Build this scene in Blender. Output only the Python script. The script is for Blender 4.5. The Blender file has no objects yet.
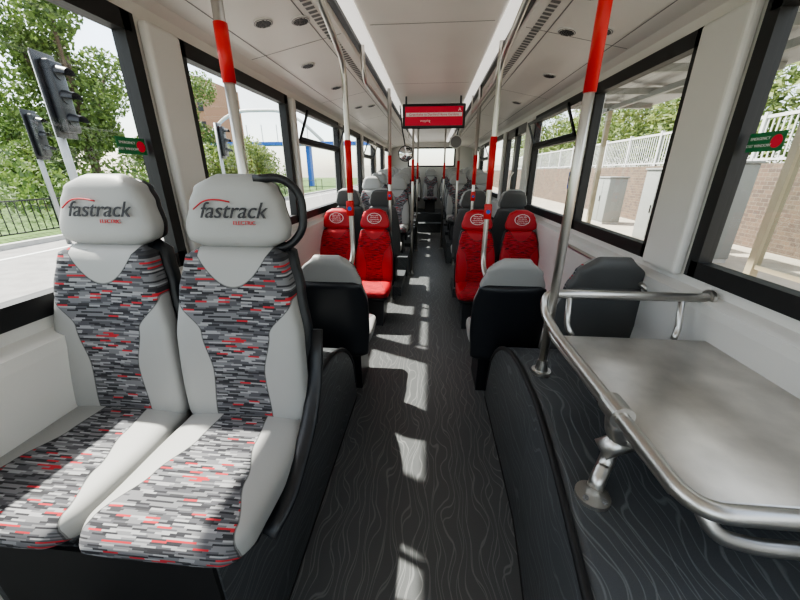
import bpy, math, random
from mathutils import Vector, Matrix
random.seed(7)
C = bpy.context.scene.collection
CAMZ = 1.55
XL, XR = -1.24, 1.18
YB, YF = 11.0, -1.7
GZ = -0.35
WZ0, WZ1 = 1.14, 2.12

# ------------------------------------------------------------------ materials
def mat(name, col, rough=0.5, metal=0.0, bump=0.0, bscale=60, var=0.0, vscale=5, emis=None, estr=0, coat=0):
    m = bpy.data.materials.new(name); m.use_nodes = True
    nt = m.node_tree; b = nt.nodes['Principled BSDF']
    b.inputs['Base Color'].default_value = (*col, 1)
    b.inputs['Roughness'].default_value = rough
    b.inputs['Metallic'].default_value = metal
    b.inputs['Coat Weight'].default_value = coat
    tc = nt.nodes.new('ShaderNodeTexCoord')
    if var > 0:
        n = nt.nodes.new('ShaderNodeTexNoise'); n.inputs['Scale'].default_value = vscale; n.inputs['Detail'].default_value = 6
        nt.links.new(tc.outputs['Object'], n.inputs['Vector'])
        r = nt.nodes.new('ShaderNodeValToRGB')
        r.color_ramp.elements[0].position = 0.3; r.color_ramp.elements[1].position = 0.7
        r.color_ramp.elements[0].color = (*[max(0, c*(1-var)) for c in col], 1)
        r.color_ramp.elements[1].color = (*[min(1, c*(1+var)) for c in col], 1)
        nt.links.new(n.outputs['Fac'], r.inputs['Fac']); nt.links.new(r.outputs['Color'], b.inputs['Base Color'])
    if bump > 0:
        n2 = nt.nodes.new('ShaderNodeTexNoise'); n2.inputs['Scale'].default_value = bscale
        nt.links.new(tc.outputs['Object'], n2.inputs['Vector'])
        bp = nt.nodes.new('ShaderNodeBump'); bp.inputs['Strength'].default_value = bump; bp.inputs['Distance'].default_value = 0.01
        nt.links.new(n2.outputs['Fac'], bp.inputs['Height']); nt.links.new(bp.outputs['Normal'], b.inputs['Normal'])
    if emis:
        b.inputs['Emission Color'].default_value = (*emis, 1); b.inputs['Emission Strength'].default_value = estr
    return m

def glass_mat(name, tint):
    m = bpy.data.materials.new(name); m.use_nodes = True
    nt = m.node_tree; nt.nodes.clear()
    o = nt.nodes.new('ShaderNodeOutputMaterial'); mx = nt.nodes.new('ShaderNodeMixShader')
    t = nt.nodes.new('ShaderNodeBsdfTransparent'); t.inputs['Color'].default_value = (*tint, 1)
    g = nt.nodes.new('ShaderNodeBsdfGlossy'); g.inputs['Roughness'].default_value = 0.02
    f = nt.nodes.new('ShaderNodeLayerWeight'); f.inputs['Blend'].default_value = 0.5
    p = nt.nodes.new('ShaderNodeMath'); p.operation = 'POWER'; p.inputs[1].default_value = 5.0
    q = nt.nodes.new('ShaderNodeMath'); q.operation = 'MULTIPLY_ADD'; q.inputs[1].default_value = 0.6; q.inputs[2].default_value = 0.04
    nt.links.new(f.outputs['Facing'], p.inputs[0]); nt.links.new(p.outputs[0], q.inputs[0])
    nt.links.new(q.outputs[0], mx.inputs[0]); nt.links.new(t.outputs[0], mx.inputs[1]); nt.links.new(g.outputs[0], mx.inputs[2])
    nt.links.new(mx.outputs[0], o.inputs['Surface'])
    return m

def wavy_mat(name, base, line, rough):
    m = bpy.data.materials.new(name); m.use_nodes = True
    nt = m.node_tree; b = nt.nodes['Principled BSDF']
    tc = nt.nodes.new('ShaderNodeTexCoord')
    sx = nt.nodes.new('ShaderNodeSeparateXYZ'); nt.links.new(tc.outputs['Object'], sx.inputs[0])
    ad = nt.nodes.new('ShaderNodeMath'); ad.operation = 'ADD'
    nt.links.new(sx.outputs['X'], ad.inputs[0]); nt.links.new(sx.outputs['Z'], ad.inputs[1])
    cb = nt.nodes.new('ShaderNodeCombineXYZ')
    nt.links.new(ad.outputs[0], cb.inputs['X'])
    my = nt.nodes.new('ShaderNodeMath'); my.operation = 'MULTIPLY'; my.inputs[1].default_value = 0.5
    nt.links.new(sx.outputs['Y'], my.inputs[0]); nt.links.new(my.outputs[0], cb.inputs['Y'])
    cols = []
    for sc, ds, off, dsc in ((6.0, 9, 0.0, 1.6), (9.0, 13, 3.7, 1.1)):
        w = nt.nodes.new('ShaderNodeTexWave'); w.wave_type = 'BANDS'; w.bands_direction = 'X'
        w.inputs['Scale'].default_value = sc; w.inputs['Distortion'].default_value = ds; w.inputs['Detail'].default_value = 0.3
        w.inputs['Detail Scale'].default_value = dsc; w.inputs['Phase Offset'].default_value = off
        nt.links.new(cb.outputs[0], w.inputs['Vector'])
        r = nt.nodes.new('ShaderNodeValToRGB')
        r.color_ramp.elements[0].position = 0.965; r.color_ramp.elements[0].color = (0, 0, 0, 1)
        r.color_ramp.elements[1].position = 1.0; r.color_ramp.elements[1].color = (1, 1, 1, 1)
        nt.links.new(w.outputs['Fac'], r.inputs['Fac']); cols.append(r)
    mm = nt.nodes.new('ShaderNodeMath'); mm.operation = 'MAXIMUM'
    nt.links.new(cols[0].outputs['Color'], mm.inputs[0]); nt.links.new(cols[1].outputs['Color'], mm.inputs[1])
    mc = nt.nodes.new('ShaderNodeMix'); mc.data_type = 'RGBA'; nt.links.new(mm.outputs[0], mc.inputs[0])
    mc.inputs[6].default_value = (*base, 1); mc.inputs[7].default_value = (*line, 1)
    n = nt.nodes.new('ShaderNodeTexNoise'); n.inputs['Scale'].default_value = 350
    nt.links.new(tc.outputs['Object'], n.inputs['Vector'])
    mx = nt.nodes.new('ShaderNodeMix'); mx.data_type = 'RGBA'; mx.blend_type = 'MULTIPLY'; mx.inputs[0].default_value = 0.35
    nt.links.new(mc.outputs[2], mx.inputs[6]); nt.links.new(n.outputs['Fac'], mx.inputs[7])
    nt.links.new(mx.outputs[2], b.inputs['Base Color'])
    b.inputs['Roughness'].default_value = rough
    bp = nt.nodes.new('ShaderNodeBump'); bp.inputs['Strength'].default_value = 0.2; bp.inputs['Distance'].default_value = 0.002
    nt.links.new(mm.outputs[0], bp.inputs['Height']); nt.links.new(bp.outputs['Normal'], b.inputs['Normal'])
    return m

def fabric_mat(name, palette, wpts, yoke, leather):
    m = bpy.data.materials.new(name); m.use_nodes = True
    nt = m.node_tree; b = nt.nodes['Principled BSDF']; L = nt.links
    def M(op, a, c=None, d=None):
        n = nt.nodes.new('ShaderNodeMath'); n.operation = op
        for i, v in enumerate((a, c, d)):
            if v is None: continue
            if isinstance(v, (int, float)): n.inputs[i].default_value = v
            else: L.new(v, n.inputs[i])
        return n.outputs[0]
    uv = nt.nodes.new('ShaderNodeUVMap'); s = nt.nodes.new('ShaderNodeSeparateXYZ'); L.new(uv.outputs[0], s.inputs[0])
    u, v = s.outputs[0], s.outputs[1]
    au = M('ABSOLUTE', u)
    r = nt.nodes.new('ShaderNodeValToRGB'); r.color_ramp.interpolation = 'EASE'
    els = r.color_ramp.elements
    while len(els) < len(wpts): els.new(0.5)
    for e, (p, w) in zip(els, wpts):
        e.position = p/0.7; e.color = (w/0.25, w/0.25, w/0.25, 1)
    L.new(M('DIVIDE', v, 0.7), r.inputs['Fac'])
    rb = nt.nodes.new('ShaderNodeSeparateColor'); L.new(r.outputs['Color'], rb.inputs[0])
    W = M('MULTIPLY', rb.outputs[0], 0.25)
    m1 = M('LESS_THAN', au, W)
    yk = M('MULTIPLY_ADD', M('MULTIPLY', u, u), 8.0, yoke)
    mask = M('MULTIPLY', m1, M('LESS_THAN', v, yk))
    seam = M('MAXIMUM', M('MULTIPLY', M('COMPARE', au, W, 0.0022), M('LESS_THAN', v, yk)), M('MULTIPLY', M('COMPARE', v, yk, 0.003), m1))
    row = M('FLOOR', M('DIVIDE', v, 0.0052))
    wn = nt.nodes.new('ShaderNodeTexWhiteNoise'); wn.noise_dimensions = '1D'; L.new(row, wn.inputs['W'])
    cell = M('FLOOR', M('MULTIPLY_ADD', wn.outputs['Value'], 13.0, M('DIVIDE', u, 0.036)))
    cb = nt.nodes.new('ShaderNodeCombineXYZ'); L.new(cell, cb.inputs[0]); L.new(row, cb.inputs[1])
    wn2 = nt.nodes.new('ShaderNodeTexWhiteNoise'); wn2.noise_dimensions = '2D'; L.new(cb.outputs[0], wn2.inputs['Vector'])
    pr = nt.nodes.new('ShaderNodeValToRGB'); pr.color_ramp.interpolation = 'CONSTANT'
    els = pr.color_ramp.elements
    while len(els) < len(palette): els.new(0.5)
    for e, (p, c) in zip(els, palette):
        e.position = p; e.color = (*c, 1)
    L.new(wn2.outputs['Value'], pr.inputs['Fac'])
    mx = nt.nodes.new('ShaderNodeMix'); mx.data_type = 'RGBA'; L.new(mask, mx.inputs[0])
    mx.inputs[6].default_value = (*leather, 1); L.new(pr.outputs['Color'], mx.inputs[7])
    mx2 = nt.nodes.new('ShaderNodeMix'); mx2.data_type = 'RGBA'; L.new(M('MULTIPLY', seam, 0.6), mx2.inputs[0])
    L.new(mx.outputs[2], mx2.inputs[6]); mx2.inputs[7].default_value = (0.03, 0.03, 0.03, 1)
    L.new(mx2.outputs[2], b.inputs['Base Color'])
    L.new(M('MULTIPLY_ADD', mask, 0.4, 0.5), b.inputs['Roughness'])
    return m

LG = (0.34, 0.34, 0.333)
M_leather = mat('leather_grey', LG, 0.5, bump=0.08, bscale=300)
M_leather_red = mat('leather_red', (0.48, 0.012, 0.02), 0.5, bump=0.08, bscale=300)
pal = [(0, (0.025, 0.025, 0.03)), (0.17, (0.08, 0.08, 0.09)), (0.40, (0.16, 0.16, 0.17)), (0.68, (0.29, 0.29, 0.30)), (0.86, (0.04, 0.04, 0.045)), (0.94, (0.42, 0.025, 0.035))]
palr = [(0, (0.30, 0.008, 0.012)), (0.25, (0.42, 0.015, 0.02)), (0.5, (0.5, 0.03, 0.04)), (0.85, (0.12, 0.01, 0.015))]
bw = [(0, .095), (.15, .085), (.28, .11), (.38, .18), (.44, .23), (.7, .23)]
cw = [(0, .075), (.12, .09), (.25, .13), (.38, .175), (.46, .19), (.7, .2)]
FB = fabric_mat('seat_back_fabric', pal, bw, 0.42, LG)
FC = fabric_mat('seat_cushion_fabric', pal, cw, 9, LG)
FBR = fabric_mat('seat_back_fabric_red', palr, bw, 0.43, (0.48, 0.012, 0.02))
FCR = fabric_mat('seat_cushion_fabric_red', palr, cw, 9, (0.48, 0.012, 0.02))
M_black = mat('black_plastic', (0.012, 0.013, 0.016), 0.38)
M_shell = mat('shell_dark', (0.012, 0.014, 0.018), 0.4)
M_shellg = mat('shell_grey', (0.085, 0.086, 0.086), 0.5, bump=0.05, bscale=200)
M_rubber = mat('rubber_black', (0.01, 0.01, 0.011), 0.55)
M_white = mat('panel_white', (0.70, 0.685, 0.66), 0.42, var=0.03, vscale=2)
M_ceil = mat('ceiling_cream', (0.73, 0.705, 0.66), 0.4, var=0.03, vscale=2)
M_steel = mat('brushed_steel', (0.56, 0.54, 0.51), 0.33, 1.0, bump=0.04, bscale=200)
M_table = mat('table_steel', (0.60, 0.57, 0.53), 0.34, 1.0, bump=0.08, bscale=14, var=0.18, vscale=7)
M_red = mat('pole_red', (0.6, 0.012, 0.01), 0.4)
M_floor = wavy_mat('floor_vinyl', (0.115, 0.12, 0.123), (0.22, 0.225, 0.225), 0.4)
M_arch = wavy_mat('arch_vinyl', (0.080, 0.086, 0.093), (0.165, 0.175, 0.18), 0.5)
M_glass = glass_mat('window_glass', (0.82, 0.85, 0.83))
M_led = mat('led_strip', (0.8, 0.8, 0.78), 0.5, emis=(1.0, 0.97, 0.92), estr=0.35)
M_grille = mat('grille_grey', (0.16, 0.16, 0.16), 0.5)
M_sred = mat('sign_red', (0.40, 0.01, 0.03), 0.5, emis=(0.6, 0.01, 0.04), estr=0.12)
M_swhite = mat('sign_white', (0.8, 0.8, 0.8), 0.5)
M_blue = mat('sign_blue', (0.02, 0.12, 0.5), 0.5)
M_green = mat('sticker_green', (0.01, 0.18, 0.06), 0.5)
M_logo = mat('logo_dark', (0.02, 0.02, 0.025), 0.6)
M_logor = mat('logo_red', (0.5, 0.02, 0.03), 0.6)

# ------------------------------------------------------------------ geometry helpers
def empty(name, loc=(0, 0, 0), rz=0):
    e = bpy.data.objects.new(name, None); C.objects.link(e); e.location = loc; e.rotation_euler = (0, 0, rz)
    e.empty_display_size = 0.1
    return e

def mk(name, verts, faces, m, parent=None, smooth=False, uvs=None):
    me = bpy.data.meshes.new(name); me.from_pydata([tuple(v) for v in verts], [], faces)
    if uvs:
        l = me.uv_layers.new(name='UVMap')
        for lo in me.loops: l.data[lo.index].uv = uvs[lo.vertex_index]
    for mm in (m if isinstance(m, list) else [m]): me.materials.append(mm)
    for p in me.polygons: p.use_smooth = smooth
    me.update()
    o = bpy.data.objects.new(name, me); C.objects.link(o)
    if parent: o.parent = parent
    return o

def inst(name, me, parent):
    o = bpy.data.objects.new(name, me); C.objects.link(o); o.parent = parent; return o

def boxdata(x0, x1, y0, y1, z0, z1):
    v = [(x, y, z) for z in (z0, z1) for y in (y0, y1) for x in (x0, x1)]
    f = [(0, 2, 3, 1), (4, 5, 7, 6), (0, 1, 5, 4), (2, 6, 7, 3), (0, 4, 6, 2), (1, 3, 7, 5)]
    return v, f

def box(name, x0, x1, y0, y1, z0, z1, m, parent=None, bev=0.0):
    v, f = boxdata(x0, x1, y0, y1, z0, z1)
    o = mk(name, v, f, m, parent)
    if bev:
        b = o.modifiers.new('b', 'BEVEL'); b.width = bev; b.segments = 3
        for p in o.data.polygons: p.use_smooth = True
    return o

def boxes(name, lst, m, parent=None):
    V, F = [], []
    for bx in lst:
        v, f = boxdata(*bx); n = len(V); V += v; F += [tuple(i+n for i in q) for q in f]
    return mk(name, V, F, m, parent)

def pane(name, x, y0, y1, z0, z1, parent):
    return mk(name, [(x, y0, z0), (x, y1, z0), (x, y1, z1), (x, y0, z1)], [(0, 1, 2, 3)], M_glass, parent)

def recalc(o):
    import bmesh
    bm = bmesh.new(); bm.from_mesh(o.data); bmesh.ops.recalc_face_normals(bm, faces=bm.faces); bm.to_mesh(o.data); bm.free()

def prism(name, pts, axis, a0, a1, m, parent=None):
    def P(p, a):
        return {'Y': (p[0], a, p[1]), 'X': (a, p[0], p[1]), 'Z': (p[0], p[1], a)}[axis]
    n = len(pts)
    V = [P(p, a0) for p in pts]+[P(p, a1) for p in pts]
    F = [tuple(range(n))[::-1], tuple(range(n, 2*n))]+[(i, (i+1) % n, n+(i+1) % n, n+i) for i in range(n)]
    o = mk(name, V, F, m, parent); recalc(o)
    return o

def fillet(pts, r, seg=6):
    pts = [Vector(p) for p in pts]; out = [pts[0]]
    for i in range(1, len(pts)-1):
        a, b, c = pts[i-1], pts[i], pts[i+1]
        d1 = (a-b); d2 = (c-b); rr = min(r, d1.length*0.49, d2.length*0.49)
        p0 = b+d1.normalized()*rr; p1 = b+d2.normalized()*rr
        for k in range(seg+1):
            t = k/seg
            out.append(p0*(1-t)**2+b*2*t*(1-t)+p1*t*t)
    out.append(pts[-1]); return out

def tube(name, pts, r, m, parent=None, fil=0.0, n=14, sy=1.0):
    P = fillet(pts, fil) if fil else [Vector(p) for p in pts]
    T = []
    for i in range(len(P)):
        a = P[max(0, i-1)]; b = P[min(len(P)-1, i+1)]; T.append((b-a).normalized())
    up = Vector((0, 0, 1)) if abs(T[0].z) < 0.9 else Vector((1, 0, 0))
    N = T[0].cross(up).normalized(); V = []; F = []
    for i, p in enumerate(P):
        N = (N-T[i]*N.dot(T[i])).normalized(); B = T[i].cross(N)
        for k in range(n):
            a = 2*math.pi*k/n; V.append(p+N*math.cos(a)*r+B*math.sin(a)*r*sy)
    for i in range(len(P)-1):
        for k in range(n):
            F.append((i*n+k, i*n+(k+1) % n, (i+1)*n+(k+1) % n, (i+1)*n+k))
    F.append(tuple(range(n))[::-1]); F.append(tuple(range((len(P)-1)*n, len(P)*n)))
    return mk(name, V, F, m, parent, smooth=True)

def cyl(name, c, r, h, m, parent=None, axis='Z', n=28, r2=None):
    r2 = r if r2 is None else r2
    V = []
    for (a, rr) in ((0, r), (h, r2)):
        for k in range(n):
            t = 2*math.pi*k/n; x, y = rr*math.cos(t), rr*math.sin(t)
            V.append({'Z': (c[0]+x, c[1]+y, c[2]+a), 'Y': (c[0]+x, c[1]+a, c[2]+y), 'X': (c[0]+a, c[1]+x, c[2]+y)}[axis])
    F = [tuple(range(n))[::-1], tuple(range(n, 2*n))]+[(i, (i+1) % n, n+(i+1) % n, n+i) for i in range(n)]
    o = mk(name, V, F, m, parent); recalc(o)
    return o

def sgn(v): return -1 if v < 0 else 1
def se(a, n):
    c, s = math.cos(a), math.sin(a)
    return sgn(c)*abs(c)**(2/n), sgn(s)*abs(s)**(2/n)

def loft(name, rings, m, parent=None, uvs=None):
    n = len(rings[0]); V = [p for r in rings for p in r]; F = []
    for i in range(len(rings)-1):
        for k in range(n):
            F.append((i*n+k, i*n+(k+1) % n, (i+1)*n+(k+1) % n, (i+1)*n+k))
    F.append(tuple(range(n))[::-1]); F.append(tuple(range((len(rings)-1)*n, len(rings)*n)))
    o = mk(name, V, F, m, parent, smooth=True, uvs=[q for r in uvs for q in r] if uvs else None)
    recalc(o)
    for p in o.data.polygons: p.use_smooth = True
    return o

def interp(tab, x):
    if x <= tab[0][0]: return tab[0][1]
    for (a, va), (b, vb) in zip(tab, tab[1:]):
        if x <= b:
            t = (x-a)/(b-a); t = t*t*(3-2*t); return va+(vb-va)*t
    return tab[-1][1]

# ------------------------------------------------------------------ seats
NR = 56
def yc(z):
    return 0.055+0.165*max(z, 0)+0.03*math.sin(min(max(z, 0)/0.56, 1)*math.pi)*-0.6
def back_rings(wt, d, z0, z1, yo=0.0, concave=0.018, steps=26, cap=0.035, n=4.2):
    R, U = [], []
    for i in range(steps+1):
        t = i/steps; z = z0+(z1-z0)*t
        w = interp(wt, z)
        e = 1.0
        dz0, dz1 = (z-z0), (z1-z)
        for q in (dz0, dz1):
            if q < cap: e = min(e, math.sqrt(max(0.0, 1-(1-q/cap)**2))*0.85+0.15)
        r, u = [], []
        for k in range(NR):
            a = 2*math.pi*k/NR; x, y = se(a, n)
            ex = 1-(1-e)*0.25
            X = x*w*ex; Y = y*d*e
            if y < 0: Y += concave*(1-(x*x))*min(1, e)
            else: Y *= 0.8
            r.append((X, yc(z)+yo+Y, z)); u.append((X, z))
        R.append(r); U.append(u)
    return R, U
WB = [(-.06, .205), (.1, .208), (.25, .205), (.4, .183), (.5, .160), (.55, .143)]
WLOW = [(-.06, .21), (.1, .222), (.28, .222), (.42, .192), (.52, .160), (.60, .09)]
WH = [(.528, .128), (.558, .160), (.59, .164), (.66, .146), (.705, .126), (.745, .075)]

tmpl = {}
def template(key, back, cush, leather, shell, low=False):
    d = {}
    wt = WLOW if low else WB
    top = .60 if low else .535
    R, U = back_rings(wt, .05, -.05, top)
    d['backrest'] = loft('backrest', R, back, uvs=U).data
    swt = [(z, w+.012) for z, w in wt]
    R, U = back_rings(swt, .034, -.12, .44 if low else .54, yo=.052, concave=0.0, n=3.2)
    R = [[(x, y+(0.02 if y > yc(z)+.05 else 0)*(1-(x/.23)**2), z) for (x, y, z) in r] for r in R]
    d['back_shell'] = loft('back_shell', R, shell).data
    if low:
        R, U = back_rings([(z, w+.006) for z, w in wt], .05, .38, .61, yo=.03, concave=0, cap=.06)
        d['shoulder_pad'] = loft('shoulder_pad', R, leather).data
    else:
        R, U = back_rings(WH, .05, .528, .745, yo=.022, concave=0.004, cap=.045, n=3.6, steps=34)
        d['headrest'] = loft('headrest', R, leather).data
        R, U = back_rings([(z, w*.9) for z, w in WH], .02, .525, .73, yo=.07, concave=0.0)
        d['headrest_shell'] = loft('headrest_shell', R, shell).data
        R, U = back_rings([(.51, .12), (.59, .13)], .03, .505, .57, yo=.03, concave=0.0, cap=.01)
        d['neck_gap'] = loft('neck_gap', R, M_black).data
    R, U = [], []
    S = 30; y0, y1 = .06, -.405
    wc = [(0, .20), (.2, .212), (.38, .208), (.48, .185)]
    for i in range(S+1):
        t = i/S; t = 1-(1-t)**1.6
        y = y0+(y1-y0)*t; q = (y-y1); e = 1
        if q < .07: e = math.sqrt(max(0, 1-(1-q/.07)**2))*.9+.1
        w = interp(wc, y0-y)
        zc = -.055+.012*math.sin(t*math.pi*.9)*-1+.012*t
        r, u = [], []
        for k in range(NR):
            a = 2*math.pi*k/NR; x, z = se(a, 3.8)
            X = x*w*(1-(1-e)*.16); Z = z*.058*e
            if z > 0: Z -= .012*(1-x*x)*e
            else: Z *= .8
            ztop = zc+.05
            r.append((X, y, zc+Z)); u.append((X, (y0-y-.03)+(max(0, ztop-(zc+Z)) if q < .08 else 0)))
        R.append(r); U.append(u)
    d['cushion'] = loft('cushion', R, cush, uvs=U).data
    R = []
    for i in range(9):
        t = i/8; y = .05-.40*t; e = 1 if 0 < i < 8 else .85
        R.append([(se(2*math.pi*k/32, 4)[0]*.19*e, y, -.115+se(2*math.pi*k/32, 4)[1]*.022*e) for k in range(32)])
    d['seat_pan'] = loft('seat_pan', R, M_black).data
    tmpl[key] = d
    for o in [o for o in C.objects if o.name.split('.')[0] in ('backrest', 'back_shell', 'shoulder_pad', 'headrest', 'headrest_shell', 'neck_gap', 'cushion', 'seat_pan') and o.parent is None]:
        bpy.data.objects.remove(o)
template('grey', FB, FC, M_leather, M_shell)
template('red', FBR, FCR, M_leather_red, M_shell)
template('low', FB, FC, M_leather, M_shell, low=True)
template('lowdark', FB, FC, M_shellg, M_shellg, low=True)
template('greyl', FB, FC, M_leather, M_shellg)

def text(name, s, size, m, parent, loc, rx=math.pi/2, rz=0, shear=0.0, ext=0.0006, align='CENTER'):
    cu = bpy.data.curves.new(name, 'FONT'); cu.body = s; cu.size = size; cu.shear = shear; cu.extrude = ext
    cu.align_x = align; cu.align_y = 'CENTER'; cu.materials.append(m)
    o = bpy.data.objects.new(name, cu); C.objects.link(o); o.parent = parent; o.location = loc; o.rotation_euler = (rx, 0, rz)
    return o

def seat(kind, x, y, zc, zbase, away=False, handle=0, logo=None, side=0):
    e = empty('passenger_seat', (x, y, zc), math.pi if away else 0)
    for k, me in tmpl[kind].items(): inst(k, me, e)
    hb = zc-zbase
    if hb > .14:
        prism('pedestal', [(.0, -.13), (.0, -hb), (-.30, -hb), (-.22, -.13)] if hb > .3 else [(.04, -.13), (.04, -hb), (-.36, -hb), (-.36, -.13)], 'X', -.14 if hb > .3 else -.18, .14 if hb > .3 else .18, M_black, e)
    if handle:
        s = handle
        tube('grab_handle', [(.07*s, .17, .73), (.15*s, .19, .737), (.20*s, .20, .685), (.20*s, .19, .58), (.155*s, .17, .53), (.1*s, .16, .525)], .0125, M_black, e, fil=.05)
    if side:
        s = side
        tube('side_frame', [(.222*s, .14, .26), (.228*s, .085, .10), (.228*s, -.02, -.02), (.225*s, -.20, -.10), (.2*s, -.28, -.13)], .014, M_black, e, fil=.12, sy=1.9)
    yl = yc(.65)+.022-.05-.0035
    if logo == 'near':
        text('logo_text', 'fastrack', .066, M_logo, e, (.008, yl-.001, .642), rx=math.radians(80.5), shear=.35, ext=.001)
        text('logo_subtext', 'ELECTRIC', .016, M_logor, e, (.045, yl-.0065, .608), rx=math.radians(80.5), ext=.001)
        tube('logo_swoosh', [(-.114, yl+.004, .646), (-.075, yl+.0025, .673), (-.03, yl+.002, .675), (.005, yl+.001, .668)], .0022, M_logor, e, fil=.03, n=8)
    if logo == 'red':
        yl2 = yc(.65)+.022-.053
        for i, (s2, zz) in enumerate((('Please offer', .68), ('this seat to', .66), ('someone less', .64), ('able to stand', .62))):
            text('notice_line_%d' % (i+1), s2, .020, M_swhite, e, (0, yl2+(zz-.65)*.16, zz), rx=math.radians(81), ext=.001)
        V = []; F = []
        n = 40
        for k in range(n):
            a = 2*math.pi*k/n
            for rr in (.066, .060):
                xx, zz = rr*1.2*math.cos(a), .65+rr*.85*math.sin(a); V.append((xx, yl2+(zz-.65)*.16, zz))
        F = [(2*k, 2*k+1, (2*k+3) % (2*n), (2*k+2) % (2*n)) for k in range(n)]
        mk('notice_ring', V, F, M_swhite, e)
    return e

seat('grey', -1.025, .84, .80, .66, logo='near', side=0)
seat('grey', -.595, .84, .80, .66, handle=1, logo='near', side=1)
seat('low', -1.02, 2.13, .45, 0, away=True)
seat('low', -.62, 2.13, .47, 0, away=True)
seat('low', .52, 2.18, .46, 0, away=True)
seat('lowdark', .958, 1.97, .53, 0, away=True)
for x in (-1.03, -.61): seat('red', x, 3.55, .43, 0, logo='red')
for x in (.50, .96): seat('red', x, 3.55, .43, 0, logo='red')
for x in (-1.02, -.60): seat('greyl', x, 4.45, .62, .12, away=True)
for x in (.50, .95): seat('greyl', x, 4.35, .62, .12, away=True)
boxes('seat_podium', [(XL+.075, -.36, 4.2, 5.05, 0.0, .12), (.32, XR-.075, 4.2, 4.70, 0.0, .12)], M_arch)
rowsL = [(5.7, .74), (6.5, .80), (7.3, .86), (8.1, .90), (9.0, .92)]
rowsR = [(6.6, .80), (7.4, .86), (8.2, .90), (9.05, .92)]
for y, z in rowsL:
    for x in (-1.0, -.57): seat('grey', x, y, z, z-.43)
for y, z in rowsR:
    for x in (.50, .94): seat('grey', x, y, z, z-.43)
for x in (-1.0, -.52, -.03, .46, .94): seat('grey', x, 10.3, .90, .47)
pl = [(XL+.075, -.34, y-.60, y+.20, 0.0, z-.43) for y, z in rowsL]+[(.3, XR-.075, y-.58, y+.22, 0.0, z-.43) for y, z in rowsR]+[(XL+.075, XR-.075, 9.65, YB-.01, 0.0, .47), (-.34, .3, 9.3, 9.65, 0, .24)]
boxes('rear_podium', pl, M_arch)

# ------------------------------------------------------------------ shell
box('floor', XL, XR, YF, YB, -.08, 0, M_floor)
WL = [(-1.5, 1.56), (1.84, 3.12), (3.27, 4.77), (4.93, 6.2), (6.36, 7.6), (7.76, 9.0), (9.16, 10.6)]
WR = [(-1.5, 1.58), (1.91, 2.95), (3.12, 4.45), (6.2, 7.5), (7.66, 9.0), (9.16, 10.6)]
DOOR = (4.75, 6.0)
def wallside(name, X, out, wins, door=None):
    e = empty(name)
    x0, x1 = sorted((X, X+out*.07))
    segs = []
    if door:
        segs.append((x0, x1, YF, door[0], 0, WZ0)); segs.append((x0, x1, door[1], YB, 0, WZ0))
    else: segs.append((x0, x1, YF, YB, 0, WZ0))
    segs.append((x0, x1, YF, YB, WZ1, 2.34))
    opens = sorted(list(wins)+([door] if door else []))
    y = YF
    for a, b in opens:
        segs.append((x0, x1, y, a, WZ0, WZ1)); y = b
    segs.append((x0, x1, y, YB, WZ0, WZ1))
    boxes('panel', segs, M_white, e)
    xi0, xi1 = sorted((X, X-out*.045))
    ys = YF
    for a, b in opens:
        if ys > YF:
            pr = [(ys+.035, WZ0-.04), (a-.035, WZ0-.04), (a-.035, WZ1+.02), (ys+.035, WZ1+.02)]
            o = prism('pillar_cover', pr, 'X', xi0, xi1, M_white, e)
            bv = o.modifiers.new('b', 'BEVEL'); bv.width = .018; bv.segments = 3
        ys = b
    for (a, b) in ([(YF, door[0]), (door[1], YB)] if door else [(YF, YB)]):
        xa = X; xb = X-out*.06
        pts = [(xa, WZ0-.07), (xb, WZ0-.09), (xb, WZ0-.13), (xa-out*.02, WZ0-.40), (xa-out*.02, .10), (xa-out*.07, .0), (xa, 0)]
        prism('dado_moulding', pts, 'Y', a, b, M_white, e)
    return e
wallside('wall_left', XL, -1, WL)
wallside('wall_right', XR, 1, WR, DOOR)

wn = 0
def window(X, out, a, b, hopper=False):
    global wn
    wn += 1
    e = empty('window_%d' % wn)
    fw = .04
    x0, x1 = sorted((X-out*.008, X+out*.05))
    z0, z1 = WZ0, WZ1
    fr = [(x0, x1, a-.02, a+fw, z0-.03, z1+.03), (x0, x1, b-fw, b+.02, z0-.03, z1+.03), (x0, x1, a, b, z0-.03, z0+fw), (x0, x1, a, b, z1-fw, z1+.03)]
    if hopper: fr.append((x0, x1, a, b, 1.80, 1.84))
    boxes('frame', fr, M_rubber, e)
    pane('glass_pane', X+out*.03, a+.01, b-.01, z0, z1 if not hopper else 1.82, e)
    if hopper:
        o = boxes('hopper_frame', [(-.008, .008, a+.06, b-.06, 0, .03), (-.008, .008, a+.06, b-.06, .23, .26), (-.008, .008, a+.06, a+.09, 0, .26), (-.008, .008, b-.09, b-.06, 0, .26)], M_black, e)
        o2 = pane('hopper_glass', 0, a+.08, b-.08, .02, .24, e)
        for q in (o, o2):
            q.location = (X-out*.01, 0, 1.83); q.rotation_euler = (0, -out*math.radians(22), 0)
for i, (a, b) in enumerate(WL): window(XL, -1, a, b, hopper=(i in (2, 4)))
for i, (a, b) in enumerate(WR): window(XR, 1, a, b, hopper=(i in (2, 4)))
e = empty('door_1')
a, b = DOOR; mid = (a+b)/2
fr = []
for (p, q) in ((a, mid), (mid, b)):
    fr += [(XR-.01, XR+.05, p, p+.07, 0.02, 2.12), (XR-.01, XR+.05, q-.07, q, 0.02, 2.12), (XR-.01, XR+.05, p, q, .02, .2), (XR-.01, XR+.05, p, q, 2.02, 2.14)]
boxes('leaf_frames', fr, M_black, e)
pane('door_glass', XR+.02, a+.03, b-.03, .15, 2.08, e)
tube('door_rail', [(XR-.02, mid-.12, .7), (XR-.06, mid-.12, .75), (XR-.06, mid-.12, 1.5), (XR-.02, mid-.12, 1.55)], .014, M_steel, e, fil=.04)

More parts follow.
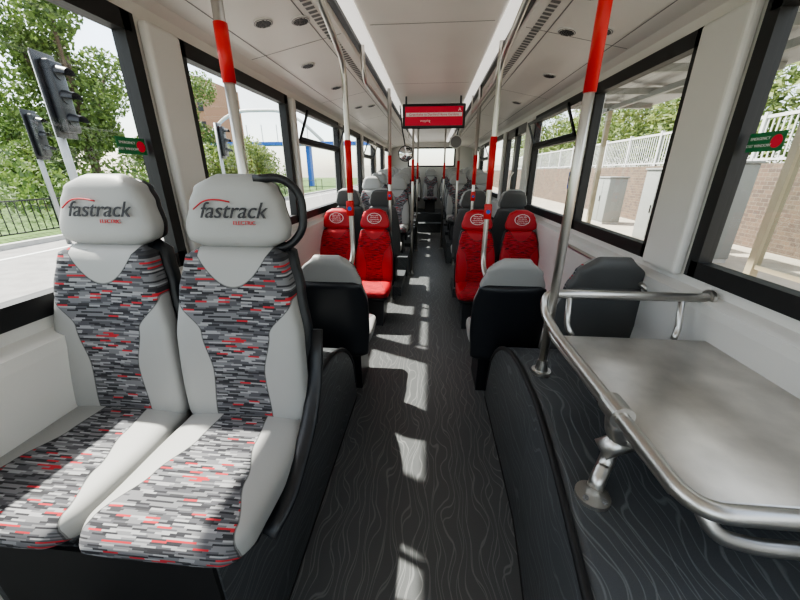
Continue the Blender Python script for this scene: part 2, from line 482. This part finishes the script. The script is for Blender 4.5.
e = empty('ceiling')
CE = 2.38
prof = [(XL, WZ1+.03), (XL+.02, WZ1+.07), (XL+.06, WZ1+.10), (-.57, 2.345), (-.55, 2.36), (-.55, CE), (.49, CE), (.49, 2.36), (.51, 2.345), (XR-.06, WZ1+.10), (XR-.02, WZ1+.07), (XR, WZ1+.03)]
V = []; F = []
for (x, z) in prof:
    V += [(x, YF, z), (x, YB, z)]
for i in range(len(prof)-1): F.append((2*i, 2*i+1, 2*i+3, 2*i+2))
mk('cove_panels', V, F, M_ceil, e)
box('roof_slab', XL-.07, XR+.07, YF, YB, 2.42, 2.55, M_white, e)
def covez(x):
    if x < 0: return WZ1+.10+(x-(XL+.06))*(2.345-WZ1-.10)/(-.57-(XL+.06))
    return WZ1+.10+((XR-.06)-x)*(2.345-WZ1-.10)/((XR-.06)-.51)
V = []; F = []
for y in (1.0, 2.45, 3.9, 5.4, 6.9, 8.4):
    for (xa, xb) in ((XL+.07, -.58), (.52, XR-.07)):
        n = len(V)
        for x in (xa, xb):
            z = covez(x)-.0015; V += [(x, y, z), (x, y+.007, z)]
        F.append((n, n+1, n+3, n+2))
    n = len(V)
    V += [(-.4, y, CE-.0015), (-.4, y+.007, CE-.0015), (.34, y, CE-.0015), (.34, y+.007, CE-.0015)]; F.append((n, n+1, n+3, n+2))
for xs in (-1.08, -.70, .64, 1.02):
    n = len(V)
    for x in (xs, xs+.006):
        z = covez(x)-.0015; V += [(x, YF, z), (x, YB, z)]
    F.append((n, n+1, n+3, n+2))
mk('panel_seams', V, F, M_grille, e)
boxes('edge_groove', [(-.552, -.515, YF, YB, 2.352, CE-.001), (.455, .492, YF, YB, 2.352, CE-.001)], M_black, e)
def slot_quads(x0, x1):
    V = []; F = []
    for i in range(0, 150):
        y = 1.2+i*.045; n = len(V)
        for x in (x0, x1):
            z = covez(x)-.002; V += [(x, y, z), (x, y+.028, z)]
        F.append((n, n+1, n+3, n+2))
    return V, F
for (xa, xb) in ((.555, .60), (-.665, -.62)):
    V, F = slot_quads(xa, xb); mk('air_slots', V, F, M_grille, e)
for i, (xa, xb) in enumerate(((-.51, -.43), (.37, .45))):
    e2 = empty('ceiling_light')
    box('diffuser', xa, xb, YF+.2, YB-.3, CE-.02, CE-.004, M_led, e2, bev=.006)
def grille(x, y, r=.052, dark=False):
    e = empty('ceiling_speaker', (x, y, covez(x)))
    s = math.atan2((2.345-WZ1-.10), .61)*(1 if x > 0 else -1)
    e.rotation_euler = (0, s, 0)
    cyl('bezel', (0, 0, -.006), r, .007, M_white, e)
    cyl('bezel_gap', (0, 0, -.0068), r*.93, .001, M_grille, e); cyl('face', (0, 0, -.0078), r*.85, .001, M_white, e)
    k = []
    for i in range(-3, 4):
        hw = math.sqrt(max(0, (r*.78)**2-(i*r*.22)**2)); k.append((-hw, hw, i*r*.22-r*.065, i*r*.22+r*.065, -.0092, -.0075))
    boxes('slots', k, M_black, e)
for p in ((-.9, 2.07), (-.73, 2.16), (-.92, 2.8), (-.9, 3.5), (-.9, 4.5), (-.76, 4.6), (.9, 2.3), (.74, 2.4), (.9, 3.2), (.9, 4.3), (-.95, 1.3)): grille(*p)
grille(.98, 1.45, .025, True); grille(.7, 2.0, .03, True)

e = empty('wall_back')
boxes('panel', [(XL-.07, XR+.07, YB, YB+.08, 0, 1.72), (XL-.07, XR+.07, YB, YB+.08, 2.22, 2.55), (XL-.07, -.72, YB, YB+.08, 1.72, 2.22), (.66, XR+.07, YB, YB+.08, 1.72, 2.22)], M_white, e)
e = empty('window_14')
boxes('frame', [(-.74, -.70, YB-.01, YB+.05, 1.7, 2.24), (.64, .68, YB-.01, YB+.05, 1.7, 2.24), (-.74, .68, YB-.01, YB+.05, 1.7, 1.74), (-.74, .68, YB-.01, YB+.05, 2.2, 2.24)], M_rubber, e)
mk('glass_pane', [(-.71, YB+.02, 1.73), (.65, YB+.02, 1.73), (.65, YB+.02, 2.21), (-.71, YB+.02, 2.21)], [(0, 1, 2, 3)], M_glass, e)
e = empty('wall_front')
boxes('panel', [(XL-.07, XR+.07, YF-.08, YF, 0, .8), (XL-.07, XR+.07, YF-.08, YF, 2.3, 2.55), (XL-.07, XL+.06, YF-.08, YF, .8, 2.3), (XR-.06, XR+.07, YF-.08, YF, .8, 2.3)], M_white, e)
e = empty('window_15')
mk('glass_pane', [(XL+.06, YF-.04, .8), (XR-.06, YF-.04, .8), (XR-.06, YF-.04, 2.3), (XL+.06, YF-.04, 2.3)], [(0, 1, 2, 3)], M_glass, e)

# ------------------------------------------------------------------ wheel arches
def arch(name, xe_fn, xw, y0, ytop, y1, top, zend, botoff=0.0):
    e = empty(name)
    N = 30
    ys = [y0+(y1-y0)*i/N for i in range(N+1)]
    def tz(y):
        if y <= ytop: return top
        t = (y-ytop)/(y1-ytop)
        return zend+(top-zend)*math.sqrt(max(0, 1-t*t))
    V = []; F = []; s = 1 if xw > 0 else -1
    for y in ys:
        z = tz(y); xe = xe_fn(y)
        V += [(xe-s*botoff, y, 0), (xe, y, z-.03), (xe+s*.012, y, z-.008), (xe+s*.035, y, z), (xw, y, z)]
    for i in range(N):
        for k in range(4): F.append((5*i+k, 5*i+k+1, 5*i+k+6, 5*i+k+5))
    n = len(V); V += [(xw, y0, 0), (xw, y1, 0)]
    F.append((0, 1, 2, 3, 4, n)); b = 5*N; F.append((b, b+1, b+2, b+3, b+4, n+1))
    mk('arch_cover', V, F, M_arch, e)
    tube('edge_trim', [(xe_fn(y)+s*.005, y, tz(y)-.008) for y in ys], .012, M_rubber, e)
    tube('base_trim', [(xe_fn(y)-s*botoff, y, .006) for y in ys], .006, M_rubber, e)
    return e
e = arch('wheel_arch', lambda y: -.50, XL+.025, .50, 1.35, 2.02, .66, .12)
box('underseat_shade_panel', XL+.075, -.505, .488, .499, .12, .655, M_rubber, e)  # black sheet added over the arch front, standing in for under-seat shade
def xr(y):
    if y > 1.2: return .44
    return .44-.11*((1.2-y)/.9)**1.3 if y > -.5 else .2
arch('wheel_arch', xr, XR-.025, -.45, 1.35, 2.10, .70, .12)
box('footwell_platform', XL+.075, -.50, -1.2, .485, 0, .12, M_rubber, None)

# ------------------------------------------------------------------ luggage table
e = empty('luggage_table')
TZ = .905
box('table_top', .575, XR-.025, .56, 1.33, TZ-.018, TZ, M_table, e, bev=.006)
R = .019
tube('guard_rail', [(XR-.03, 1.40, 1.065), (.50, 1.40, 1.065), (.50, 1.37, .985), (.515, 1.25, .945), (.52, .50, .945), (1.14, .50, .945)], R, M_steel, e, fil=.07)
tube('lower_rail', [(.505, 1.385, 1.0), (.53, 1.33, .90), (.545, 1.26, .885), (.56, .60, .885)], .014, M_steel, e, fil=.04)
tube('rail_drop', [(.60, 1.40, 1.065), (.60, 1.37, .93), (.62, 1.35, .895)], .012, M_steel, e, fil=.03)
tube('rail_drop_wall', [(1.05, 1.40, 1.065), (1.05, 1.37, .93), (1.03, 1.35, .895)], .012, M_steel, e, fil=.03)
cyl('wall_flange', (XR-.035, 1.40, 1.065), .034, .014, M_steel, e, axis='X')
cyl('rail_clamp', (.52, .76, .945), .032, .07, M_steel, e, axis='Y')
tube('clamp_stem', [(.52, .795, .945), (.535, .80, .87), (.56, .80, .84)], .026, M_steel, e, fil=.03)
tube('bracket_hub', [(.51, .80, .80), (.59, .80, .845)], .030, M_steel, e)
tube('bracket_leg', [(.54, .80, .83), (.53, .79, .77), (.51, .77, .745), (.485, .74, .715)], .021, M_steel, e, fil=.05)
cyl('bracket_foot', (.475, .725, .700), .045, .012, M_steel, e)
for dx, dy in ((-.025, -.015), (.02, .022), (.02, -.025)): cyl('foot_bolt', (.475+dx, .725+dy, .711), .007, .006, M_grille, e, n=10)
tube('cross_brace', [(.54, .80, .84), (.70, .74, .86), (1.0, .70, .87)], .017, M_steel, e, fil=.05)
tube('under_rail', [(.60, .58, .88), (.62, .545, .83), (.70, .54, .81), (1.12, .54, .81)], .017, M_steel, e, fil=.05)
box('under_tray', .585, .9, .555, .9, .872, .886, M_white, e, bev=.006)

# ------------------------------------------------------------------ poles
def pole(name, pts, red, r=.0175, fil=.12, foot=None, ref=0):
    e = empty(name)
    tube('tube', pts, r, M_steel, e, fil=fil)
    x, y = pts[ref][0], pts[ref][1]
    if red: tube('red_sleeve', [(x, y, red[0]), (x, y, red[1])], r+.0035, M_red, e)
    if foot is not None:
        cyl('foot_flange', (x, y, foot), .042, .016, M_steel, e); cyl('foot_collar', (x, y, foot+.016), .028, .05, M_steel, e, r2=.021)
    return e
pole('grab_pole', [(-.665, 1.215, .66), (-.665, 1.215, 2.30)], (1.82, 1.98), foot=.66)
pole('grab_pole', [(.52, 1.355, .70), (.52, 1.355, 2.345)], (1.80, 2.33), foot=.70)
# poles rooted in the seat backs of the second row
pole('grab_pole', [(-.545, 2.03, .90), (-.545, 2.33, .96), (-.545, 2.33, 2.16), (-.54, 1.75, 2.335)], (1.42, 1.74), fil=.12, ref=1)
pole('grab_pole', [(.40, 2.10, .86), (.385, 2.40, .91), (.385, 2.40, 2.16), (.42, 1.8, 2.345)], (1.44, 1.76), fil=.12, ref=1)
for i, (x, y) in enumerate(((-.47, 3.98), (.46, 3.95), (-.28, 5.25), (.42, 5.9), (-.28, 7.0), (.24, 7.2))):
    pole('grab_pole', [(x, y, 0), (x, y, 2.355)], (1.42, 1.72), foot=0)
for s, x in ((-1, -.50), (1, .43)):
    e = empty('ceiling_handrail')
    tube('rail', [(x, 2.7, 2.355), (x, 2.75, 2.16), (x, 9.3, 2.16), (x, 9.35, 2.355)], .0165, M_steel, e, fil=.08)
    for y in (4.4, 6.0, 7.6): tube('hanger', [(x, y, 2.16), (x, y, 2.355)], .01, M_steel, e)
for (x, y, z) in ((.385, 2.37, 1.30), (-.47, 3.95, 1.30), (.46, 3.92, 1.30), (-.545, 2.30, 1.32)):
    e = empty('stop_button')
    box('housing', x-.024, x+.024, y-.012, y+.03, z-.05, z+.05, M_red, e, bev=.008)
    cyl('push_button', (x, y-.014, z), .014, .006, M_blue, e, axis='Y')

e = empty('information_display')
box('housing', -.37, .37, 4.5, 4.56, 2.04, 2.30, M_black, e, bev=.01)
box('screen', -.34, .34, 4.494, 4.502, 2.07, 2.27, M_sred, e)
box('ticker_band', -.33, .33, 4.491, 4.496, 2.165, 2.205, M_swhite, e)
text('route_text', 'Greenhithe to Dartford Home Gardens', .036, M_sred, e, (-.0, 4.49, 2.185))
text('stop_text', 'stopping', .035, M_swhite, e, (-.1, 4.49, 2.12))
text('number_text', 'A', .05, M_swhite, e, (.30, 4.49, 2.235))
boxes('hangers', [(-.34, -.32, 4.52, 4.54, 2.29, 2.38), (.30, .32, 4.52, 4.54, 2.29, 2.38)], M_black, e)
e = empty('interior_mirror', (-.36, 4.9, 1.78))
cyl('mirror_rim', (0, -.01, 0), .10, .03, M_black, e, axis='Y')
rings = []
for i in range(6):
    rr = .09*math.cos(i/6*math.pi/2)+.001; rings.append([(rr*math.cos(2*math.pi*k/28), -.012-.025*math.sin(i/6*math.pi/2), rr*math.sin(2*math.pi*k/28)) for k in range(28)])
loft('mirror_glass', rings, mat('mirror_face', (.7, .7, .7), .05, 1.0), e)
tube('mirror_arm', [(0, .01, .05), (-.05, .03, .3), (-.08, .03, .575)], .008, M_black, e, fil=.05)
e = empty('interior_mirror', (.30, 4.9, 1.92))
cyl('mirror_rim', (0, -.01, 0), .08, .03, M_white, e, axis='Y')
cyl('mirror_glass', (0, -.016, 0), .07, .006, M_grille, e, axis='Y')
tube('mirror_arm', [(0, .01, .04), (.04, .03, .2), (.06, .03, .435)], .008, M_black, e, fil=.05)

for X, s, ya in ((XL, -1, 1.37), (XR, 1, 1.38)):
    e = empty('window_sticker')
    xx = X+s*.022
    box('backing', min(xx, xx-s*.001), max(xx, xx-s*.001), ya, ya+.145, 1.62, 1.685, M_green, e)
    cyl('dot', (xx-s*.002 if s > 0 else xx+.001, ya+.03 if s > 0 else ya+.118, 1.652), .022, .0015, M_sred, e, axis='X')
    for k, (tt, dz) in enumerate((('EMERGENCY', .012), ('EXIT WINDOW', -.012))):
        text('caption_%d' % (k+1), tt, .014, M_swhite, e, (xx-s*.003, ya+(.095 if s > 0 else .05), 1.652+dz), rz=-math.pi/2 if s > 0 else math.pi/2)
e = empty('information_sign')
box('plate', XR-.052, XR-.047, 3.0, 3.07, 1.42, 1.55, M_blue, e); box('symbol', XR-.0535, XR-.051, 3.02, 3.05, 1.45, 1.52, M_swhite, e)
e = empty('wall_handrail')
tube('rail', [(XR-.02, 1.75, .95), (XR-.07, 1.75, 1.0), (XR-.07, 3.0, 1.0), (XR-.02, 3.0, .95)], .014, M_steel, e, fil=.05)

# ------------------------------------------------------------------ outside
M_road = mat('asphalt', (0.24, 0.23, 0.22), .9, var=.15, vscale=3)
M_pave = mat('paving', (0.38, 0.34, 0.28), .9, var=.12, vscale=2)
M_grass = mat('grass', (0.08, 0.14, 0.03), .95, var=.4, vscale=2)
M_conc = mat('concrete', (0.45, 0.44, 0.42), .9, var=.1)
M_gal = mat('galvanised', (0.35, 0.36, 0.37), .5, .6)
M_bark = mat('bark', (0.10, 0.07, 0.05), .9, var=.3, vscale=8)
M_line = mat('road_paint', (.7, .7, .68), .8)
M_cab = mat('cabinet_grey', (.26, .27, .26), .6)
M_rail = mat('railing_white', (.6, .6, .6), .5)
def leafmat(name, c1, c2):
    m = bpy.data.materials.new(name); m.use_nodes = True
    nt = m.node_tree; b = nt.nodes['Principled BSDF']
    g = nt.nodes.new('ShaderNodeNewGeometry'); r = nt.nodes.new('ShaderNodeValToRGB')
    r.color_ramp.elements[0].color = (*c1, 1); r.color_ramp.elements[1].color = (*c2, 1)
    nt.links.new(g.outputs['Random Per Island'], r.inputs['Fac']); nt.links.new(r.outputs['Color'], b.inputs['Base Color'])
    b.inputs['Roughness'].default_value = .6
    t = nt.nodes.new('ShaderNodeBsdfTranslucent'); mx = nt.nodes.new('ShaderNodeMixShader'); mx.inputs[0].default_value = .3
    nt.links.new(r.outputs['Color'], t.inputs['Color'])
    nt.links.new(b.outputs[0], mx.inputs[1]); nt.links.new(t.outputs[0], mx.inputs[2])
    nt.links.new(mx.outputs[0], nt.nodes['Material Output'].inputs['Surface'])
    return m
M_leaf = leafmat('leaves', (.045, .09, .02), (.20, .28, .08))
M_leaf2 = leafmat('leaves_yellow', (.07, .12, .025), (.24, .29, .08))
brick = bpy.data.materials.new('brick'); brick.use_nodes = True
nt = brick.node_tree; bt = nt.nodes.new('ShaderNodeTexBrick'); tc = nt.nodes.new('ShaderNodeTexCoord')
sx = nt.nodes.new('ShaderNodeSeparateXYZ'); cb = nt.nodes.new('ShaderNodeCombineXYZ')
nt.links.new(tc.outputs['Object'], sx.inputs[0]); nt.links.new(sx.outputs['Y'], cb.inputs['X']); nt.links.new(sx.outputs['Z'], cb.inputs['Y'])
nt.links.new(cb.outputs[0], bt.inputs['Vector'])
bt.inputs['Scale'].default_value = 2.6; bt.inputs['Color1'].default_value = (.17, .12, .085, 1); bt.inputs['Color2'].default_value = (.11, .08, .065, 1); bt.inputs['Mortar'].default_value = (.22, .19, .15, 1)
bt.inputs['Mortar Size'].default_value = .012
nt.links.new(bt.outputs['Color'], nt.nodes['Principled BSDF'].inputs['Base Color']); nt.nodes['Principled BSDF'].inputs['Roughness'].default_value = .9

box('ground', -80, 60, -40, 120, GZ-.2, GZ, M_road)
box('grass_verge', -80, -11.2, -40, 120, GZ, GZ+.12, M_grass)
box('kerb', -11.2, -11, -40, 120, GZ, GZ+.13, M_conc)
box('pavement', 2.2, 8.0, -40, 120, GZ, GZ+.12, M_pave)
boxes('road_marking', [(-5.1, -4.95, y, y+2, GZ, GZ+.006) for y in range(-20, 80, 4)]+[(-9.9, -9.78, -20, 80, GZ, GZ+.006), (-3.0, -2.9, -20, 80, GZ, GZ+.006)], M_line)

def tree(name, loc, blobs, n, size, m, trunk=.18):
    e = empty(name, loc)
    V = []; F = []
    tot = sum(b[3]**2 for b in blobs)
    for (bx, by, bz, br) in blobs:
        for _ in range(int(n*br*br/tot)):
            d = Vector((random.gauss(0, 1), random.gauss(0, 1), random.gauss(0, 1))).normalized()
            p = Vector((bx, by, bz))+d*br*(random.random()**.33)
            a = Vector((random.gauss(0, 1), random.gauss(0, 1), random.gauss(0, 1))).normalized(); b = a.orthogonal().normalized()
            s = size*random.uniform(.6, 1.3); k = len(V)
            V += [p-a*s, p+b*s*.45, p+a*s, p-b*s*.45]; F.append((k, k+1, k+2, k+3))
    mk('foliage', V, F, m, e)
    h = max(b[2] for b in blobs)
    if trunk:
        tube('trunk', [(0, 0, 0), (.05, .03, h*.4), (0, .1, h*.9)], trunk, M_bark, e, n=10)
        for (bx, by, bz, br) in blobs[:6]:
            tube('branch', [(.03, .05, h*.3), (bx*.5, by*.5, bz*.7), (bx, by, bz)], trunk*.35, M_bark, e, n=6)
    return e
def blobs(r, h, n, s):
    return [(random.uniform(-r, r), random.uniform(-r, r), random.uniform(h*.35, h), random.uniform(s*.6, s)) for _ in range(n)]
for (x, y, h, r) in ((-16.2, 16, 8.5, 1.7), (-24, 19, 4.4, 2.4), (-20, 27, 8, 2.6), (-30, 20, 4.6, 3)):
    tree('roadside_tree', (x, y, GZ+.12), blobs(r, h, 14, 1.4), 15000, .11, M_leaf)
for (x, y, h, r) in ((-14, 25, 3.2, 1.6), (-17.5, 33, 3.8, 2.2), (-28, 42, 5, 3.5)):
    tree('roadside_tree', (x, y, GZ+.12), blobs(r, h, 12, 1.2), 6000, .12, M_leaf2, .12)
def hedge(name, x0, x1, y0, y1, z0, h, n, m, size=.14):
    V = []; F = []
    for _ in range(n):
        p = Vector((random.uniform(x0, x1), random.uniform(y0, y1), z0)); p.z += h*random.random()**.6*(0.75+.3*math.sin(p.y*1.3)+.15*math.sin(p.y*3.1))
        a = Vector((random.gauss(0, 1), random.gauss(0, 1), random.gauss(0, 1))).normalized(); b = a.orthogonal().normalized()
        s = size*random.uniform(.6, 1.3); k = len(V); V += [p-a*s, p+b*s*.5, p+a*s, p-b*s*.5]; F.append((k, k+1, k+2, k+3))
    return mk(name, V, F, m)
hedge('roadside_hedge', -22, -14, -5, 38, GZ+.25, 2.3, 18000, M_leaf, .12)
hedge('embankment_bushes', 9.2, 12.0, -2, 45, 1.75, 3.9, 36000, M_leaf2, .13)
box('embankment', 8.3, 30, -20, 100, GZ, 1.6, M_grass)
for (x, y) in ((15.5, 13), (15.5, 24), (15, 36)):
    tree('embankment_tree', (x, y, 1.62), blobs(2.0, 5.5, 12, 1.5), 8000, .13, M_leaf)
e = empty('roadside_fence')
boxes('posts', [(-12.03, -11.97, y, y+.05, GZ+.12, GZ+1.2) for y in range(-4, 40, 2)], M_black, e)
boxes('bars', [(-12.01, -11.99, y*.2, y*.2+.02, GZ+.2, GZ+1.1) for y in range(-20, 150)]+[(-12.02, -11.98, -4, 38, GZ+1.1, GZ+1.14), (-12.02, -11.98, -4, 38, GZ+.2, GZ+.24)], M_black, e)
box('brick_wall', 8.0, 8.3, -10, 60, GZ, 1.75, brick)
e = empty('wall_railing')
boxes('bars', [(8.14, 8.16, y*.14, y*.14+.03, 1.75, 2.8) for y in range(-30, 300)], M_rail, e)
boxes('rails', [(8.12, 8.18, -5, 42, 2.78, 2.85), (8.12, 8.18, -5, 42, 1.82, 1.87)]+[(8.1, 8.2, y, y+.08, 1.75, 2.92) for y in range(-4, 42, 2)], M_rail, e)
for (x, y, w, h) in ((5.6, 7.4, 1.0, 1.85), (5.7, 8.9, 1.2, 1.75), (6.2, 13, .9, 1.5)):
    e = empty('utility_cabinet')
    box('body', x, x+.6, y, y+w, GZ+.2, GZ+.2+h, M_cab, e, bev=.02); box('cap', x-.03, x+.63, y-.03, y+w+.03, GZ+.2+h, GZ+.25+h, M_cab, e, bev=.01)
    box('plinth', x+.02, x+.58, y+.02, y+w-.02, GZ+.12, GZ+.21, M_conc, e)
    boxes('door_gaps', [(x-.003, x, y+w/2-.005, y+w/2+.005, GZ+.25, GZ+.15+h), (x-.02, x, y+w/2+.05, y+w/2+.07, GZ+.9, GZ+1.1)], M_black, e)
e = empty('bus_shelter')
M_post = mat('shelter_post', (.36, .31, .22), .5)
boxes('posts', [(3.9, 3.99, y, y+.09, GZ+.12, 2.9) for y in (2.6, 4.3, 8.9)], M_post, e)
boxes('frame_rails', [(3.92, 3.97, 1.0, 4.39, 2.2, 2.27), (3.92, 3.97, 1.0, 4.39, .45, .5)], M_post, e)
prism('roof', [(2.3, 3.15), (4.9, 2.95), (4.9, 3.03), (2.3, 3.23)], 'Y', 1.0, 9.6, M_gal, e)
boxes('roof_beams', [(2.4, 4.8, y, y+.08, 2.88, 2.98) for y in (1.2, 2.6, 4.3, 5.9, 7.4, 8.9)]+[(3.9, 3.98, 1.0, 9.5, 2.83, 2.92), (2.4, 2.5, 1.0, 9.6, 2.95, 3.15)], M_cab, e)
pane('rear_glass', 3.94, 1.0, 4.3, .5, 2.2, e)
def tl(x, y, ang, zt=2.6):
    e = empty('traffic_light', (x, y, GZ), ang)
    tube('post', [(0, 0, 0), (0, 0, zt+.6)], .057, M_gal, e)
    box('backing_board', .09, .12, -.20, .20, zt-.55, zt+.6, M_black, e, bev=.01)
    box('signal_head', .12, .26, -.13, .13, zt-.47, zt+.5, M_black, e, bev=.03)
    boxes('brackets', [(0, .13, -.02, .02, zt-.3, zt-.26), (0, .13, -.02, .02, zt+.3, zt+.34)], M_gal, e)
    for i, dz in enumerate((-.30, .02, .34)):
        cyl('lens_%d' % (i+1), (.255, 0, zt+dz), .09, .02, M_black, e, axis='X')
        V = []
        for k in range(13):
            a = math.pi*k/12; V += [(.26, .105*math.cos(a), zt+dz+.105*math.sin(a)), (.42, .105*math.cos(a), zt+dz+.09*math.sin(a)-.02)]
        mk('visor_%d' % (i+1), V, [(2*k, 2*k+1, 2*k+3, 2*k+2) for k in range(12)], M_black, e)
    return e
tl(-5.9, 5.4, math.radians(10), 2.95)
tl(-10.2, 8.6, math.radians(10), 2.75)
tl(-7.6, 12.5, math.radians(10), 2.9)
e = empty('street_lamp'); tube('post', [(-10.6, 14, GZ), (-10.6, 14, 7.0), (-9.4, 14, 7.4)], .07, M_gal, e, fil=.4); box('lamp_head', -9.6, -8.9, 13.85, 14.15, 7.33, 7.45, M_gal, e, bev=.03)
e = empty('footbridge')
boxes('deck', [(-30, -8, 46, 48, 4.8, 5.2), (-16.5, -16, 46.5, 47.5, GZ+.12, 4.8), (-26, -25.5, 46.5, 47.5, GZ+.12, 4.8)], M_blue, e)
tube('arch_rib', [(-30, 46.2, 5.2), (-26, 46.2, 8.8), (-18, 46.2, 8.8), (-14, 46.2, 5.2)], .2, M_rail, e, fil=4)
boxes('hangers', [(x, x+.08, 46.15, 46.25, 5.2, 7.2) for x in range(-28, -15, 2)], M_rail, e)
e = empty('apartment_block')
box('body', -42, -38, 60, 72, GZ+.12, 16, mat('block_brown', (.35, .2, .14), .9), e)
boxes('windows', [(x, x+.9, 59.9, 60.0, z, z+1.5) for x in (-41.4, -40.1, -38.9) for z in range(2, 15, 3)], M_black, e)

# ------------------------------------------------------------------ light
w = bpy.data.worlds.new('World'); bpy.context.scene.world = w; w.use_nodes = True
nt = w.node_tree; bg = nt.nodes['Background']; sky = nt.nodes.new('ShaderNodeTexSky')
sky.sky_type = 'NISHITA'; sky.sun_disc = False; sky.sun_elevation = math.radians(56); sky.air_density = 1.0; sky.dust_density = 2.0; sky.ozone_density = 1.0
sky.sun_rotation = math.radians(-63)
tcw = nt.nodes.new('ShaderNodeTexCoord'); nz = nt.nodes.new('ShaderNodeTexNoise'); nz.inputs['Scale'].default_value = 2.2; nz.inputs['Detail'].default_value = 7
rz = nt.nodes.new('ShaderNodeValToRGB'); rz.color_ramp.elements[0].position = .38; rz.color_ramp.elements[0].color = (.3, .3, .3, 1); rz.color_ramp.elements[1].position = .62; rz.color_ramp.elements[1].color = (.95, .95, .95, 1)
mxw = nt.nodes.new('ShaderNodeMix'); mxw.data_type = 'RGBA'
nt.links.new(tcw.outputs['Generated'], nz.inputs['Vector']); nt.links.new(nz.outputs['Fac'], rz.inputs['Fac']); nt.links.new(rz.outputs['Color'], mxw.inputs[0])
nt.links.new(sky.outputs[0], mxw.inputs[6]); mxw.inputs[7].default_value = (2.9, 2.85, 2.75, 1)
nt.links.new(mxw.outputs[2], bg.inputs[0]); bg.inputs[1].default_value = 0.42
sd = bpy.data.lights.new('sun', 'SUN'); sd.energy = 8; sd.angle = math.radians(1.2); sd.color = (1, .95, .88)
so = bpy.data.objects.new('sun', sd); C.objects.link(so)
so.rotation_euler = Vector((.62, -.27, -1)).to_track_quat('-Z', 'Y').to_euler()
so.location = (-6, 3, 10)

# ------------------------------------------------------------------ camera
cd = bpy.data.cameras.new('camera'); cd.sensor_width = 36; cd.lens = 335/800*36; cd.clip_start = .02; cd.clip_end = 500
co = bpy.data.objects.new('camera', cd); C.objects.link(co); co.location = (0, 0, CAMZ)
co.rotation_euler = (math.radians(90-20.9), 0, math.radians(5.1))
bpy.context.scene.camera = co
bpy.context.scene.view_settings.view_transform = 'AgX'
bpy.context.scene.view_settings.look = 'AgX - Medium High Contrast'
bpy.context.scene.view_settings.exposure = 1.15
